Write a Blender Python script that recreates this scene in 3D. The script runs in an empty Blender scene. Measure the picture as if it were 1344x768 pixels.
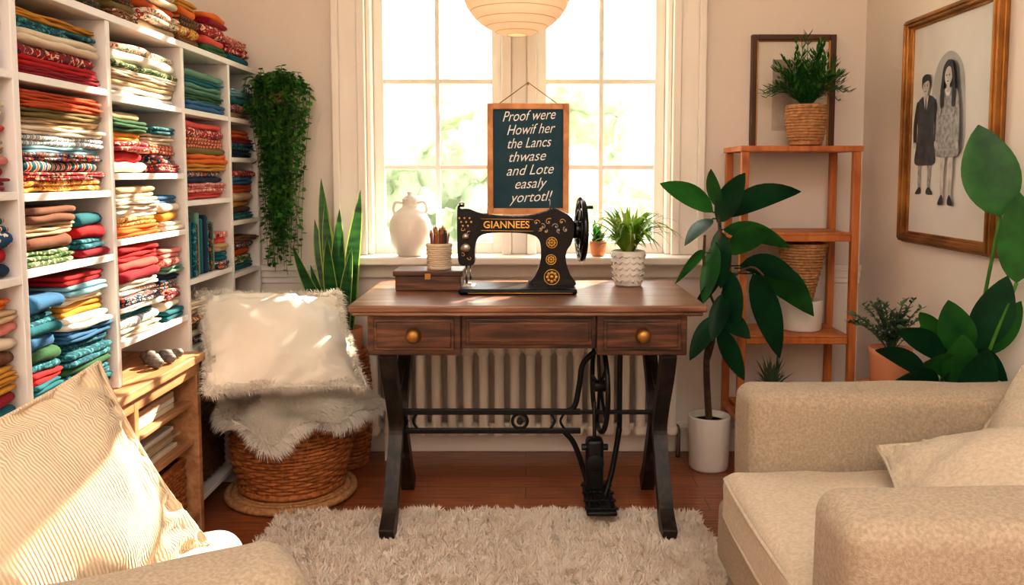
import bpy, bmesh, math, random
from mathutils import Vector, Matrix, noise
random.seed(7)
def U(a,b): return random.uniform(a,b)
PI=math.pi
# ------------------------------------------------------------------ materials
def lin(c):
    o=[]
    for x in c:
        x=x/255.0
        o.append(x/12.92 if x<=0.04045 else ((x+0.055)/1.055)**2.4)
    return (o[0],o[1],o[2],1.0)
def mat(name,col,rough=.6,metal=0.0,kind=None,col2=None,col3=None,scale=30,bump=0.0,bscale=200,stretch=(1,1,1),rot=(0,0,0),spec=.5,transl=0.0,coat=0.0,bkind='noise',sheen=0.0):
    m=bpy.data.materials.new(name); m.use_nodes=True
    nt=m.node_tree; N=nt.nodes; L=nt.links
    b=N['Principled BSDF']; out=N['Material Output']
    b.inputs['Base Color'].default_value=lin(col)
    b.inputs['Roughness'].default_value=rough
    b.inputs['Metallic'].default_value=metal
    b.inputs['Specular IOR Level'].default_value=spec
    b.inputs['Coat Weight'].default_value=coat
    b.inputs['Coat Roughness'].default_value=.12
    b.inputs['Sheen Weight'].default_value=sheen
    tc=N.new('ShaderNodeTexCoord'); mp=N.new('ShaderNodeMapping')
    mp.inputs['Scale'].default_value=stretch; mp.inputs['Rotation'].default_value=rot
    L.new(tc.outputs['Object'],mp.inputs['Vector'])
    col2=col2 or col; col3=col3 or col2
    def ramp(stops,const=False):
        r=N.new('ShaderNodeValToRGB'); e=r.color_ramp.elements
        if const: r.color_ramp.interpolation='CONSTANT'
        e[0].position=stops[0][0]; e[0].color=lin(stops[0][1])
        e[1].position=stops[1][0]; e[1].color=lin(stops[1][1])
        for p,c in stops[2:]:
            q=e.new(p); q.color=lin(c)
        return r
    def nz(s,det=3,dist=0):
        n=N.new('ShaderNodeTexNoise'); n.inputs['Scale'].default_value=s; n.inputs['Detail'].default_value=det
        n.inputs['Distortion'].default_value=dist
        L.new(mp.outputs[0],n.inputs['Vector']); return n
    src=None
    if kind=='noise':
        n=nz(scale,4); r=ramp([(.35,col),(.65,col2)]); L.new(n.outputs['Fac'],r.inputs[0]); src=r
    elif kind=='wood':
        n=nz(scale,6,1.2); r=ramp([(.3,col2),(.5,col),(.72,col3)]); L.new(n.outputs['Fac'],r.inputs[0]); src=r
    elif kind in('stripe','rib'):
        w=N.new('ShaderNodeTexWave'); w.inputs['Scale'].default_value=scale; w.inputs['Distortion'].default_value=.6 if kind=='stripe' else .25
        w.bands_direction='Y' if kind=='stripe' else 'X'
        L.new(mp.outputs[0],w.inputs['Vector']); r=ramp([(0,col),(.5,col2),(.82,col3)],kind=='stripe'); L.new(w.outputs['Fac'],r.inputs[0]); src=r
    elif kind=='dots':
        v=N.new('ShaderNodeTexVoronoi'); v.inputs['Scale'].default_value=scale
        L.new(mp.outputs[0],v.inputs['Vector']); r=ramp([(0,col3),(.18,col2),(.36,col)],True); L.new(v.outputs['Distance'],r.inputs[0]); src=r
    elif kind=='floral':
        n=nz(scale,2,1.5); r=ramp([(0,col2),(.42,col),(.58,col3),(.66,col)],True); L.new(n.outputs['Fac'],r.inputs[0]); src=r
    elif kind=='plank':
        br=N.new('ShaderNodeTexBrick'); br.inputs['Scale'].default_value=1
        br.inputs['Color1'].default_value=lin(col); br.inputs['Color2'].default_value=lin(col2); br.inputs['Mortar'].default_value=lin(col3)
        br.inputs['Mortar Size'].default_value=.0015; br.inputs['Brick Width'].default_value=1.3; br.inputs['Row Height'].default_value=.11
        L.new(mp.outputs[0],br.inputs['Vector'])
        m2=N.new('ShaderNodeMapping'); m2.inputs['Scale'].default_value=(2,28,1); L.new(tc.outputs['Object'],m2.inputs['Vector'])
        n=N.new('ShaderNodeTexNoise'); n.inputs['Scale'].default_value=3; n.inputs['Detail'].default_value=6; L.new(m2.outputs[0],n.inputs['Vector'])
        r=ramp([(.3,(170,170,170)),(.7,(255,255,255))]); L.new(n.outputs['Fac'],r.inputs[0])
        mx=N.new('ShaderNodeMixRGB'); mx.blend_type='MULTIPLY'; mx.inputs[0].default_value=1
        L.new(br.outputs['Color'],mx.inputs[1]); L.new(r.outputs[0],mx.inputs[2]); src=mx
    if src: L.new(src.outputs[0],b.inputs['Base Color'])
    if bump>0:
        bp=N.new('ShaderNodeBump'); bp.inputs['Strength'].default_value=bump; bp.inputs['Distance'].default_value=.004
        if bkind=='noise':
            n=N.new('ShaderNodeTexNoise'); n.inputs['Scale'].default_value=bscale; n.inputs['Detail'].default_value=3
            L.new(mp.outputs[0],n.inputs['Vector']); L.new(n.outputs['Fac'],bp.inputs['Height'])
        elif bkind=='rib':
            w=N.new('ShaderNodeTexWave'); w.inputs['Scale'].default_value=bscale; w.bands_direction='X'; w.inputs['Distortion'].default_value=.25
            L.new(mp.outputs[0],w.inputs['Vector']); L.new(w.outputs['Fac'],bp.inputs['Height'])
        L.new(bp.outputs[0],b.inputs['Normal'])
    if transl>0:
        t=N.new('ShaderNodeBsdfTranslucent'); ms=N.new('ShaderNodeMixShader'); ms.inputs[0].default_value=transl
        t.inputs['Color'].default_value=lin(col)
        if src: L.new(src.outputs[0],t.inputs['Color'])
        L.new(b.outputs[0],ms.inputs[1]); L.new(t.outputs[0],ms.inputs[2]); L.new(ms.outputs[0],out.inputs['Surface'])
    return m
# ------------------------------------------------------------------ mesh builder
def cr(pts,n=6,closed=False):
    P=[Vector(p) for p in pts]; out=[]; k=len(P)
    rng=range(k) if closed else range(k-1)
    for i in rng:
        if closed: a,b,c,d=P[(i-1)%k],P[i],P[(i+1)%k],P[(i+2)%k]
        else: a,b,c,d=P[max(i-1,0)],P[i],P[i+1],P[min(i+2,k-1)]
        for j in range(n):
            t=j/n
            out.append(.5*((2*b)+(c-a)*t+(2*a-5*b+4*c-d)*t*t+(3*b-a-3*c+d)*t**3))
    if not closed: out.append(P[-1])
    return out
class MB:
    def __init__(s): s.v=[];s.f=[];s.m=[];s.sm=[];s.M=Matrix.Identity(4)
    def add(s,vs,fs,mi=0,smooth=True):
        o=len(s.v); M=s.M
        s.v+=[tuple(M@Vector(v)) for v in vs]
        s.f+=[tuple(i+o for i in f) for f in fs]
        s.m+=[mi]*len(fs) if isinstance(mi,int) else list(mi)
        s.sm+=[smooth]*len(fs)
    def box(s,x0,x1,y0,y1,z0,z1,mi=0):
        v=[(x0,y0,z0),(x1,y0,z0),(x1,y1,z0),(x0,y1,z0),(x0,y0,z1),(x1,y0,z1),(x1,y1,z1),(x0,y1,z1)]
        s.add(v,[(3,2,1,0),(4,5,6,7),(0,1,5,4),(1,2,6,5),(2,3,7,6),(3,0,4,7)],mi,False)
    def rbox(s,x0,x1,y0,y1,z0,z1,r=.02,mi=0,puff=0,k=3,m=6,wr=0):
        c=Vector(((x0+x1)/2,(y0+y1)/2,(z0+z1)/2)); h=((x1-x0)/2,(y1-y0)/2,(z1-z0)/2)
        r=min(r,min(h)*.999)
        ax=[]
        for a in range(3):
            l=[-h[a]+r*i/k for i in range(k)]
            inner=h[a]-r
            mm=m if inner>r*.3 else 1
            l+=[-inner+2*inner*i/mm for i in range(mm+1)]
            l+=[inner+r*(i+1)/k for i in range(k)]
            ax.append(l)
        idx={};vs=[];fs=[]
        def V(p):
            key=(round(p[0],5),round(p[1],5),round(p[2],5))
            if key in idx: return idx[key]
            q=[max(-(h[a]-r),min(h[a]-r,p[a])) for a in range(3)]
            d=Vector((p[0]-q[0],p[1]-q[1],p[2]-q[2]))
            if d.length>1e-9: d=d.normalized()*r
            w=Vector(q)+d
            if puff:
                fx=max(0,1-(w.x/h[0])**2)*max(0,1-(w.y/h[1])**2)
                w.z+=puff*fx*(1 if w.z>0 else -.2)
            if wr:
                g=w+c; w=w+d.normalized()*wr*noise.noise(g*7) if d.length else w
            idx[key]=len(vs); vs.append(tuple(w+c)); return idx[key]
        for a,b,cc in ((0,1,2),(1,2,0),(2,0,1)):
            for sg in (-1,1):
                A=ax[a];B=ax[b]
                for i in range(len(A)-1):
                    for j in range(len(B)-1):
                        q=[]
                        for (ii,jj) in ((i,j),(i+1,j),(i+1,j+1),(i,j+1)):
                            p=[0,0,0]; p[a]=A[ii];p[b]=B[jj];p[cc]=sg*h[cc]; q.append(V(p))
                        if sg<0: q.reverse()
                        if len(set(q))==4: fs.append(tuple(q))
        s.add(vs,fs,mi)
    def tube(s,pts,rad,n=8,mi=0,closed=False,cap=True):
        P=[Vector(p) for p in pts]; k=len(P)
        if not isinstance(rad,(list,tuple)): rad=[rad]*k
        T=[]
        for i in range(k):
            if closed: t=P[(i+1)%k]-P[(i-1)%k]
            else: t=P[min(i+1,k-1)]-P[max(i-1,0)]
            T.append(t.normalized() if t.length>1e-9 else Vector((0,0,1)))
        u=T[0].orthogonal().normalized(); vs=[];fs=[]
        for i in range(k):
            u=(u-T[i]*u.dot(T[i]))
            u=u.normalized() if u.length>1e-6 else T[i].orthogonal().normalized()
            w=T[i].cross(u)
            for j in range(n):
                a=2*PI*j/n; vs.append(P[i]+(u*math.cos(a)+w*math.sin(a))*rad[i])
        for i in range(k if closed else k-1):
            i2=(i+1)%k
            for j in range(n): fs.append((i*n+j,i*n+(j+1)%n,i2*n+(j+1)%n,i2*n+j))
        if cap and not closed:
            fs.append(tuple(range(n-1,-1,-1))); fs.append(tuple((k-1)*n+j for j in range(n)))
        s.add(vs,fs,mi)
    def lathe(s,prof,c=(0,0,0),n=32,mi=0,axis='z',cap=True):
        vs=[];fs=[];k=len(prof)
        for r,z in prof:
            for j in range(n):
                a=2*PI*j/n; x,y=r*math.cos(a),r*math.sin(a)
                if axis=='z': q=(c[0]+x,c[1]+y,c[2]+z)
                elif axis=='y': q=(c[0]+x,c[1]+z,c[2]-y)
                else: q=(c[0]+z,c[1]+x,c[2]+y)
                vs.append(q)
        for i in range(k-1):
            for j in range(n): fs.append((i*n+j,i*n+(j+1)%n,(i+1)*n+(j+1)%n,(i+1)*n+j))
        if cap:
            fs.append(tuple(range(n-1,-1,-1))); fs.append(tuple((k-1)*n+j for j in range(n)))
        s.add(vs,fs,mi)
    def prism(s,pts,t0,t1,plane='xz',mi=0,smooth=False):
        def mp(a,b,t):
            return {'xz':(a,t,b),'yz':(t,a,b),'xy':(a,b,t)}[plane]
        n=len(pts); vs=[mp(p[0],p[1],t0) for p in pts]+[mp(p[0],p[1],t1) for p in pts]
        s.add(vs,[tuple(range(n)),tuple(range(2*n-1,n-1,-1))],mi,False)
        o=[]
        for i in range(n): o.append((i,i+n,(i+1)%n+n,(i+1)%n))
        s.add(vs,o,mi,smooth)
    def strip(s,path,wid,t0,t1,plane='yz',mi=0):
        P=[Vector((p[0],p[1])) for p in path]; k=len(P); Lf=[];Rt=[]
        if not isinstance(wid,(list,tuple)): wid=[wid]*k
        for i in range(k):
            t=(P[min(i+1,k-1)]-P[max(i-1,0)]).normalized(); nn=Vector((-t.y,t.x))*wid[i]/2
            Lf.append(P[i]+nn); Rt.append(P[i]-nn)
        s.prism(Lf+Rt[::-1],t0,t1,plane,mi)
    def leaf(s,base,tip,w,lift=0.0,roll=0.0,n=9,fold=.25,shape='oval',mi=0,edge=None,side=None,wave=0):
        b=Vector(base);t=Vector(tip); ax=(t-b); Ln=ax.length
        if Ln<1e-6: return
        ax=ax/Ln; up=Vector((0,0,1))
        if side is None:
            sd=ax.cross(up)
            if sd.length<.05: sd=Vector((1,0,0))
        else: sd=Vector(side)-ax*Vector(side).dot(ax)
        sd.normalize(); sd=Matrix.Rotation(roll,3,ax)@sd
        vs=[];fs=[];mm=[]
        ee=(-1,-.84,0,.84,1) if edge is not None else (-1,-.55,0,.55,1)
        for i in range(n+1):
            q=i/n
            if shape=='oval': ww=math.sin(PI*min(1,q**.85))**.75
            elif shape=='blade': ww=min(1,(q*6+.35))*(1-q**2.2)
            elif shape=='sword': ww=min(1,.6+q*1.6)*(1-q**4)
            else: ww=math.sin(PI*q)
            ww=max(ww,.02)*w/2
            p=b.lerp(t,q)+up*lift*4*q*(1-q)
            if wave: p=p+sd*wave*math.sin(q*5+b.x*40)
            tan=(t-b)/n+up*lift*4*(1-2*q)/n; tan.normalize()
            nr=sd.cross(tan).normalized()
            for e in ee:
                vs.append(p+sd*ww*e+nr*(fold*ww*abs(e)-.12*ww*(abs(e)**3)))
        for i in range(n):
            for j in range(4):
                fs.append((i*5+j,i*5+j+1,(i+1)*5+j+1,(i+1)*5+j))
                mm.append(edge if (edge is not None and j in (0,3)) else mi)
        s.add(vs,fs,mm)
    def obj(s,name,mats,parent=None,bevel=0,bseg=2,M=None,wn=False,sub=0):
        me=bpy.data.meshes.new(name); me.from_pydata(s.v,[],s.f)
        for m in mats: me.materials.append(m)
        me.polygons.foreach_set('material_index',s.m)
        me.polygons.foreach_set('use_smooth',s.sm)
        me.update(); o=bpy.data.objects.new(name,me); bpy.context.scene.collection.objects.link(o)
        if M is not None: o.matrix_world=M
        if parent: o.parent=parent
        if bevel:
            md=o.modifiers.new('bevel','BEVEL'); md.width=bevel; md.segments=bseg; md.limit_method='ANGLE'; md.angle_limit=math.radians(35)
        if wn:
            for p in me.polygons: p.use_smooth=True
            o.modifiers.new('wn','WEIGHTED_NORMAL')
        return o
def E(name,loc=(0,0,0)):
    e=bpy.data.objects.new(name,None); bpy.context.scene.collection.objects.link(e); e.empty_display_size=.1
    return e
def pillow(mb,w,h,t,n=20,mi=0,wr=.004,seed=0,pw=4):
    vs=[];fs=[];idx={}
    for side in (1,-1):
        for i in range(n+1):
            for j in range(n+1):
                u=-1+2*i/n; v=-1+2*j/n
                u=math.sin(u*PI/2); v=math.sin(v*PI/2)
                edge=i in(0,n) or j in (0,n)
                if edge and side==-1: continue
                x=w/2*u*(1-.08*(1-v*v)); y=h/2*v*(1-.08*(1-u*u))
                z=t/2*(max(0,(1-abs(u)**pw))*max(0,(1-abs(v)**pw)))**.6*side
                z*=(.7+.3*(1-u*u)*(1-v*v))
                f=(1-u*u)*(1-v*v)
                z+=side*wr*noise.noise(Vector((x*9+seed,y*9,side)))*(1 if not edge else 0)
                r=wr*2.2*abs(noise.noise(Vector((u*5+seed,v*5,side*2))))*(1-f); z-=side*(r if not edge else 0)
                idx[(side,i,j)]=len(vs); vs.append((x,y,z))
    for i in range(n):
        for j in range(n):
            for side in (1,-1):
                q=[]
                for a,b in ((i,j),(i+1,j),(i+1,j+1),(i,j+1)):
                    k=(side,a,b)
                    if k not in idx: k=(1,a,b)
                    q.append(idx[k])
                if side<0: q.reverse()
                fs.append(tuple(q))
    mb.add(vs,fs,mi)
    ed=[]
    for i in range(n): ed.append(vs[idx[(1,i,0)]])
    for i in range(n): ed.append(vs[idx[(1,n,i)]])
    for i in range(n,0,-1): ed.append(vs[idx[(1,i,n)]])
    for i in range(n,0,-1): ed.append(vs[idx[(1,0,i)]])
    mb.tube(ed,.0045,6,mi,closed=True)
def fur(dst,src,count,length,width,mi=0,grav=.3,zmin=-9,messy=.6,flow=3.0,M=None):
    M=M or Matrix.Identity(4)
    V=[M@Vector(v) for v in src.v]; areas=[];tot=0;F=[]
    for f in src.f:
        if len(f)!=4: continue
        a,b,c,d=[V[i] for i in f]; n=(c-a).cross(d-b); ar=n.length/2
        if ar<1e-9: continue
        F.append((a,b,c,d,n.normalized())); tot+=ar; areas.append(tot)
    import bisect
    vs=[];fs=[]
    for _ in range(count):
        k=bisect.bisect(areas,random.random()*tot); k=min(k,len(F)-1)
        a,b,c,d,n=F[k]; u,v=random.random(),random.random()
        p=(a*(1-u)+b*u)*(1-v)+(d*(1-u)+c*u)*v
        if p.z<zmin: continue
        fl=Vector((noise.noise(p*flow*4),noise.noise(p*flow*4+Vector((9,3,1))),noise.noise(p*flow*4+Vector((2,7,5)))))
        dr=n*.8+fl*messy*1.6+Vector((U(-1,1),U(-1,1),U(-1,1)))*messy*.45
        dr.normalize(); L=length*U(.6,1.15)
        sd=dr.orthogonal().normalized(); sd=Matrix.Rotation(U(0,6.28),3,dr)@sd*width*.5
        m=p+dr*L*.55; t=m+(dr+Vector((0,0,-grav))+fl*.3)*L*.45
        o=len(vs); vs+=[p-sd,p+sd,m+sd*.8,m-sd*.8,t]
        fs+=[(o,o+1,o+2,o+3),(o+3,o+2,o+4)]
    dst.add(vs,fs,mi)
def wicker(mb,prof,c,rows,stakes,mi=0,th=.006,segs=4):
    n=stakes*segs
    for i in range(rows):
        t=(i+.5)/rows; r,z=prof(t); pts=[]
        for j in range(n):
            a=2*PI*j/n; w=math.cos(PI*j/segs+(PI if i%2 else 0))*th*.6
            pts.append((c[0]+(r+w)*math.cos(a),c[1]+(r+w)*math.sin(a),c[2]+z))
        dz=(prof(1)[1]-prof(0)[1])/rows
        mb.tube(pts,max(dz*.56,th*.6),5,mi,closed=True)
    for j in range(stakes):
        a=2*PI*(j)/stakes; pts=[]
        for i in range(9):
            r,z=prof(i/8); pts.append((c[0]+r*math.cos(a),c[1]+r*math.sin(a),c[2]+z))
        mb.tube(pts,th*.55,4,mi)
    vs=[(prof(i/8)[0]-th*.8,prof(i/8)[1]) for i in range(9)]
    mb.lathe(vs,c,32,mi,cap=False)
    mb.lathe([(0.001,vs[0][1]),(vs[0][0],vs[0][1])],c,32,mi,cap=False)
    for t in (0,1):
        r,z=prof(t); pts=[(c[0]+r*math.cos(2*PI*j/48),c[1]+r*math.sin(2*PI*j/48),c[2]+z) for j in range(48)]
        mb.tube(pts,th*1.5,8,mi,closed=True)
def potprof(r0,r1,h,wall=.006):
    return [(0.001,0),(r0*.9,0),(r0,.006),(r1,h-.004),(r1-.002,h),(r1-wall,h),(r1-wall-.002,h-.02),(0.001,h-.02)]
# ------------------------------------------------------------------ palette
wallM=mat('wall_plaster',(234,222,211),.9,bump=.06,bscale=60)
ceilM=mat('ceiling_paint',(240,236,230),.9)
whiteM=mat('white_paint',(242,235,226),.45,bump=.03,bscale=40)
floorM=mat('floor_planks',(192,110,64),.3,kind='plank',col2=(164,90,50),col3=(76,38,22),bump=.05,bscale=60,coat=.2)
shelfM=mat('white_shelf_board',(236,230,224),.5)
lightwood=mat('light_wood',(192,142,98),.5,kind='wood',col2=(164,114,74),col3=(210,162,120),scale=3,stretch=(10,1,10))
deskwood=mat('desk_dark_wood',(84,49,30),.42,kind='wood',col2=(36,19,12),col3=(130,82,50),scale=3.2,stretch=(1.2,9,11),coat=.1,bump=.1,bscale=30)
desktop=mat('desk_top_wood',(132,88,62),.36,kind='wood',col2=(92,56,36),col3=(168,122,90),scale=2.5,stretch=(1,10,8),coat=.12)
iron=mat('black_iron',(16,15,15),.45,.3,bump=.05,bscale=80)
enamel=mat('black_enamel',(3,3,4),.14,0,spec=.35,coat=.25)
enamel2=mat('black_enamel_bed',(4,4,5),.38,0,spec=.25)
gold=mat('gold_decal',(232,180,88),.4,.3)
silver=mat('silver_decal',(196,186,166),.4,.3)
brass=mat('aged_brass',(176,132,70),.35,.9,bump=.3,bscale=300)
chrome=mat('nickel',(170,164,156),.25,1)
orangewood=mat('honey_wood',(190,110,52),.42,kind='wood',col2=(162,86,36),col3=(208,132,70),scale=3,stretch=(6,6,1.2))
radM=mat('radiator_enamel',(244,238,228),.35)
creamlinen=mat('cream_linen',(210,194,172),.95,kind='noise',col2=(194,177,153),scale=120,bump=.5,bscale=420,sheen=.1)
sofaM=mat('sofa_linen',(184,166,143),.95,kind='noise',col2=(162,145,123),scale=160,bump=.55,bscale=380,sheen=.1)
ribM=mat('ribbed_linen',(212,186,154),.9,kind='rib',col2=(218,194,162),col3=(224,202,172),scale=52,bump=.5,bscale=52,bkind='rib',sheen=.1)
furM=mat('cream_fur',(244,238,228),.85,transl=.25)
rugM=mat('rug_wool',(255,245,233),.9,transl=.25,kind='noise',col2=(250,236,221),scale=12)
pilM=mat('ivory_cotton',(238,229,214),.9,bump=.25,bscale=300,sheen=.1)
wickM=mat('wicker_brown',(196,122,62),.55,kind='noise',col2=(142,80,36),scale=60)
wickL=mat('wicker_light',(204,154,102),.6,kind='noise',col2=(166,116,70),scale=70)
wickD=mat('wicker_dark',(118,74,42),.6,kind='noise',col2=(80,48,28),scale=60)
terra=mat('terracotta',(208,140,98),.8,bump=.1,bscale=80)
ceram=mat('white_ceramic',(234,227,218),.45,bump=.15,bscale=90)
stone=mat('pebble',(120,112,104),.6,kind='noise',col2=(84,78,72),scale=60)
soil=mat('soil',(50,34,24),.95,bump=.8,bscale=120)
bark=mat('bark',(96,70,46),.8,kind='noise',col2=(66,46,30),scale=50,bump=.6,bscale=90)
leafD=mat('leaf_dark',(24,74,40),.36,kind='noise',col2=(12,50,30),scale=8,transl=.15,spec=.35)
leafM=mat('leaf_mid',(50,112,42),.38,kind='noise',col2=(26,78,34),scale=10,transl=.25,spec=.4)
leafY=mat('leaf_lime',(150,192,56),.4,kind='noise',col2=(92,152,44),scale=12,transl=.4)
leafE=mat('leaf_edge',(176,190,96),.4,transl=.3)
leafV=mat('vine_leaf',(100,158,54),.45,kind='noise',col2=(56,114,40),scale=14,transl=.4)
leafG=mat('sage_leaf',(96,124,90),.6,kind='noise',col2=(62,92,60),scale=20,transl=.3)
snakeM=mat('snake_leaf',(56,114,54),.4,kind='noise',col2=(28,74,40),scale=9,stretch=(1,1,5),transl=.2)
# ------------------------------------------------------------------ room shell
YW=3.5; XR=1.40; XL=-1.45; ZC=2.65; YF=-1.4
WX0,WX1,WZ0,WZ1=-.66,.605,.84,2.45
m=MB(); m.box(XL-.1,XR+.1,YF-.1,YW+.16,-.1,0); m.obj('floor',[floorM])
m=MB(); m.box(XL-.1,XR+.1,.55,YW+.16,ZC,ZC+.1); m.box(XL-.1,-1.2,YF-.1,.55,ZC,ZC+.1); m.box(1.2,XR+.1,YF-.1,.55,ZC,ZC+.1); m.box(-1.2,1.2,YF-.1,-1.1,ZC,ZC+.1); m.obj('ceiling',[ceilM])  # gap above the foreground is an unseen opening, added to let in fill light
m=MB(); m.box(XL-.1,XL,YF,YW+.16,0,ZC); m.obj('wall_left',[wallM])
m=MB(); m.box(XR,XR+.1,YF,YW+.16,0,ZC); m.obj('wall_right',[wallM])
m=MB(); m.box(XL,WX0,YW,YW+.16,0,ZC); m.box(WX1,XR,YW,YW+.16,0,ZC); m.box(WX0,WX1,YW,YW+.16,0,WZ0-.03); m.box(WX0,WX1,YW,YW+.16,WZ1,ZC)
m.obj('wall_back',[wallM])
m=MB(); m.box(XL,XR,YF-.1,YF,0,ZC); m.obj('wall_front',[wallM])
m=MB(); m.box(XL,XR,YW-.02,YW,0,.10); m.box(XL,XR,YW-.012,YW,.10,.125); m.obj('baseboard_back',[whiteM],bevel=.004)
m=MB(); m.box(XR-.02,XR,YF,YW-.02,0,.10); m.box(XR-.012,XR,YF,YW-.02,.10,.125); m.obj('baseboard_right',[whiteM],bevel=.004)
m=MB()
for a,b in ((XL,-.80),(.745,XR)):
    m.box(a,b,YW-.03,YW,.775,.80); m.box(a,b,YW-.018,YW,.745,.775); m.box(a,b,YW-.01,YW,.72,.745)
m.obj('trim_1',[whiteM],bevel=.004)
win=E('window_1')
m=MB()
for x0,x1,sg in ((-.795,WX0,1),(WX1,.738,-1)):
    m.box(x0,x1,YW-.022,YW,.84,2.55)
    if sg==1:
        m.box(x0,x0+.030,YW-.042,YW-.022,.84,2.55); m.box(x1-.034,x1,YW-.032,YW-.022,.84,2.55)
    else:
        m.box(x1-.030,x1,YW-.042,YW-.022,.84,2.55); m.box(x0,x0+.034,YW-.032,YW-.022,.84,2.55)
m.box(WX0,WX1,YW-.045,YW,2.45,2.55)
m.obj('casing',[whiteM],win,bevel=.005,bseg=3)
m=MB(); m.box(-.83,.775,YW-.13,YW+.16,.808,.84); m.box(-.80,.745,YW-.03,YW,.745,.808); m.obj('sill',[whiteM],win,bevel=.008,bseg=3)
m=MB()
m.box(WX0,WX0+.02,YW,YW+.16,.84,2.43); m.box(WX1-.02,WX1,YW,YW+.16,.84,2.43); m.box(WX0,WX1,YW,YW+.16,2.43,2.45)
m.box(-.10,-.06,YW+.0,YW+.12,.84,2.43); m.box(.005,.045,YW+.0,YW+.12,.84,2.43); m.box(-.06,.005,YW+.03,YW+.12,.84,2.43)
m.obj('frame_posts',[whiteM],win,bevel=.004)
m=MB()
for a,b,mx in ((WX0+.02,-.10,-.372),(.045,WX1-.02,.318)):
    y0,y1=YW+.06,YW+.10
    m.box(a,a+.042,y0,y1,.84,2.43); m.box(b-.042,b,y0,y1,.84,2.43); m.box(a+.042,b-.042,y0,y1,.84,.885); m.box(a+.042,b-.042,y0,y1,2.385,2.43)
    m.box(mx-.010,mx+.010,y0+.006,y1-.006,.885,2.385)
    for z in (1.205,1.565,1.925,2.26): m.box(a+.042,mx-.010,y0+.007,y1-.007,z-.010,z+.010); m.box(mx+.010,b-.042,y0+.007,y1-.007,z-.010,z+.010)
m.obj('sashes',[whiteM],win,bevel=.003)
# ------------------------------------------------------------------ outside
grassM=mat('lawn',(150,176,110),.95)
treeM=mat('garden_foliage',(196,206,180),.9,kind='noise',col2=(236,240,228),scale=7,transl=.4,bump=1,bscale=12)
m=MB(); m.box(-30,30,4.2,60,-2.4,-2.3); m.obj('lawn',[grassM])
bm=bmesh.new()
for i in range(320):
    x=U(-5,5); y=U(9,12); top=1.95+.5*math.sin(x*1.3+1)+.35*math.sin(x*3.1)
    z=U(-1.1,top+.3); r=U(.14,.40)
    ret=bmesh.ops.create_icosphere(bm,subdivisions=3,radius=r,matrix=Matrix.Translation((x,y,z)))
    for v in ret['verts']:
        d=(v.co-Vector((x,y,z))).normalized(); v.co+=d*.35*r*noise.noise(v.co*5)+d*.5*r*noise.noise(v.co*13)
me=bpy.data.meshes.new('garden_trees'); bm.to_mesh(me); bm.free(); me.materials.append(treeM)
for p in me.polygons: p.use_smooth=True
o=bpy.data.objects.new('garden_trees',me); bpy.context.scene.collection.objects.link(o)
# ------------------------------------------------------------------ fabrics
FAB={}
def fab(key,col,kind=None,col2=None,col3=None,scale=60,stretch=(1,1,1)):
    FAB[key]=mat('fabric_'+key,col,.9,kind=kind,col2=col2,col3=col3,scale=scale,stretch=stretch,bump=.4,bscale=300,sheen=.03,spec=.25)
fab('cream',(220,204,180)); fab('white',(230,222,210)); fab('beige',(190,162,126)); fab('rust',(182,76,26)); fab('orange',(214,106,34))
fab('ochre',(196,138,44)); fab('olive',(116,98,50)); fab('red',(178,24,28)); fab('crimson',(142,18,36)); fab('coral',(212,84,74)); fab('pink',(218,136,126))
fab('teal',(22,98,108)); fab('navy',(24,44,70)); fab('blue',(50,100,138)); fab('brown',(110,70,48)); fab('sage',(104,144,124)); fab('lightblue',(128,174,186)); fab('green',(48,90,54))
fab('creamfl',(224,206,182),'floral',(184,48,42),(60,104,80),48)
fab('redfl',(170,30,36),'floral',(236,210,176),(24,76,90),48)
fab('navyfl',(26,56,86),'floral',(222,98,46),(226,212,190),50)
fab('tealfl',(22,90,102),'floral',(78,150,154),(18,50,76),50)
fab('greenfl',(80,108,60),'floral',(226,214,168),(38,66,40),50)
fab('ochrefl',(202,148,56),'floral',(146,48,30),(236,218,176),50)
fab('pinkfl',(218,142,128),'floral',(176,44,48),(240,220,198),50)
fab('bluefl',(74,122,148),'floral',(234,226,210),(28,56,96),50)
fab('brownfl',(136,88,60),'floral',(222,194,156),(66,40,28),50)
fab('stripew',(230,220,206),'stripe',(168,46,42),(230,220,206),11)
fab('stripeb',(224,218,206),'stripe',(52,90,126),(184,196,202),13)
fab('stripet',(24,82,96),'stripe',(224,210,184),(186,76,38),12)
fab('striper',(174,34,36),'stripe',(230,208,180),(210,120,48),12)
fab('striped',(60,42,32),'stripe',(188,112,50),(32,56,48),14)
fab('dotb',(28,74,114),'dots',(226,216,200),(226,216,200),60)
fab('dotr',(200,54,46),'dots',(236,218,194),(236,218,194),60)
fab('darkfl',(44,36,30),'floral',(184,98,42),(54,92,64),45)
KEYS=list(FAB); FM=[FAB[k] for k in KEYS]
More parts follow.
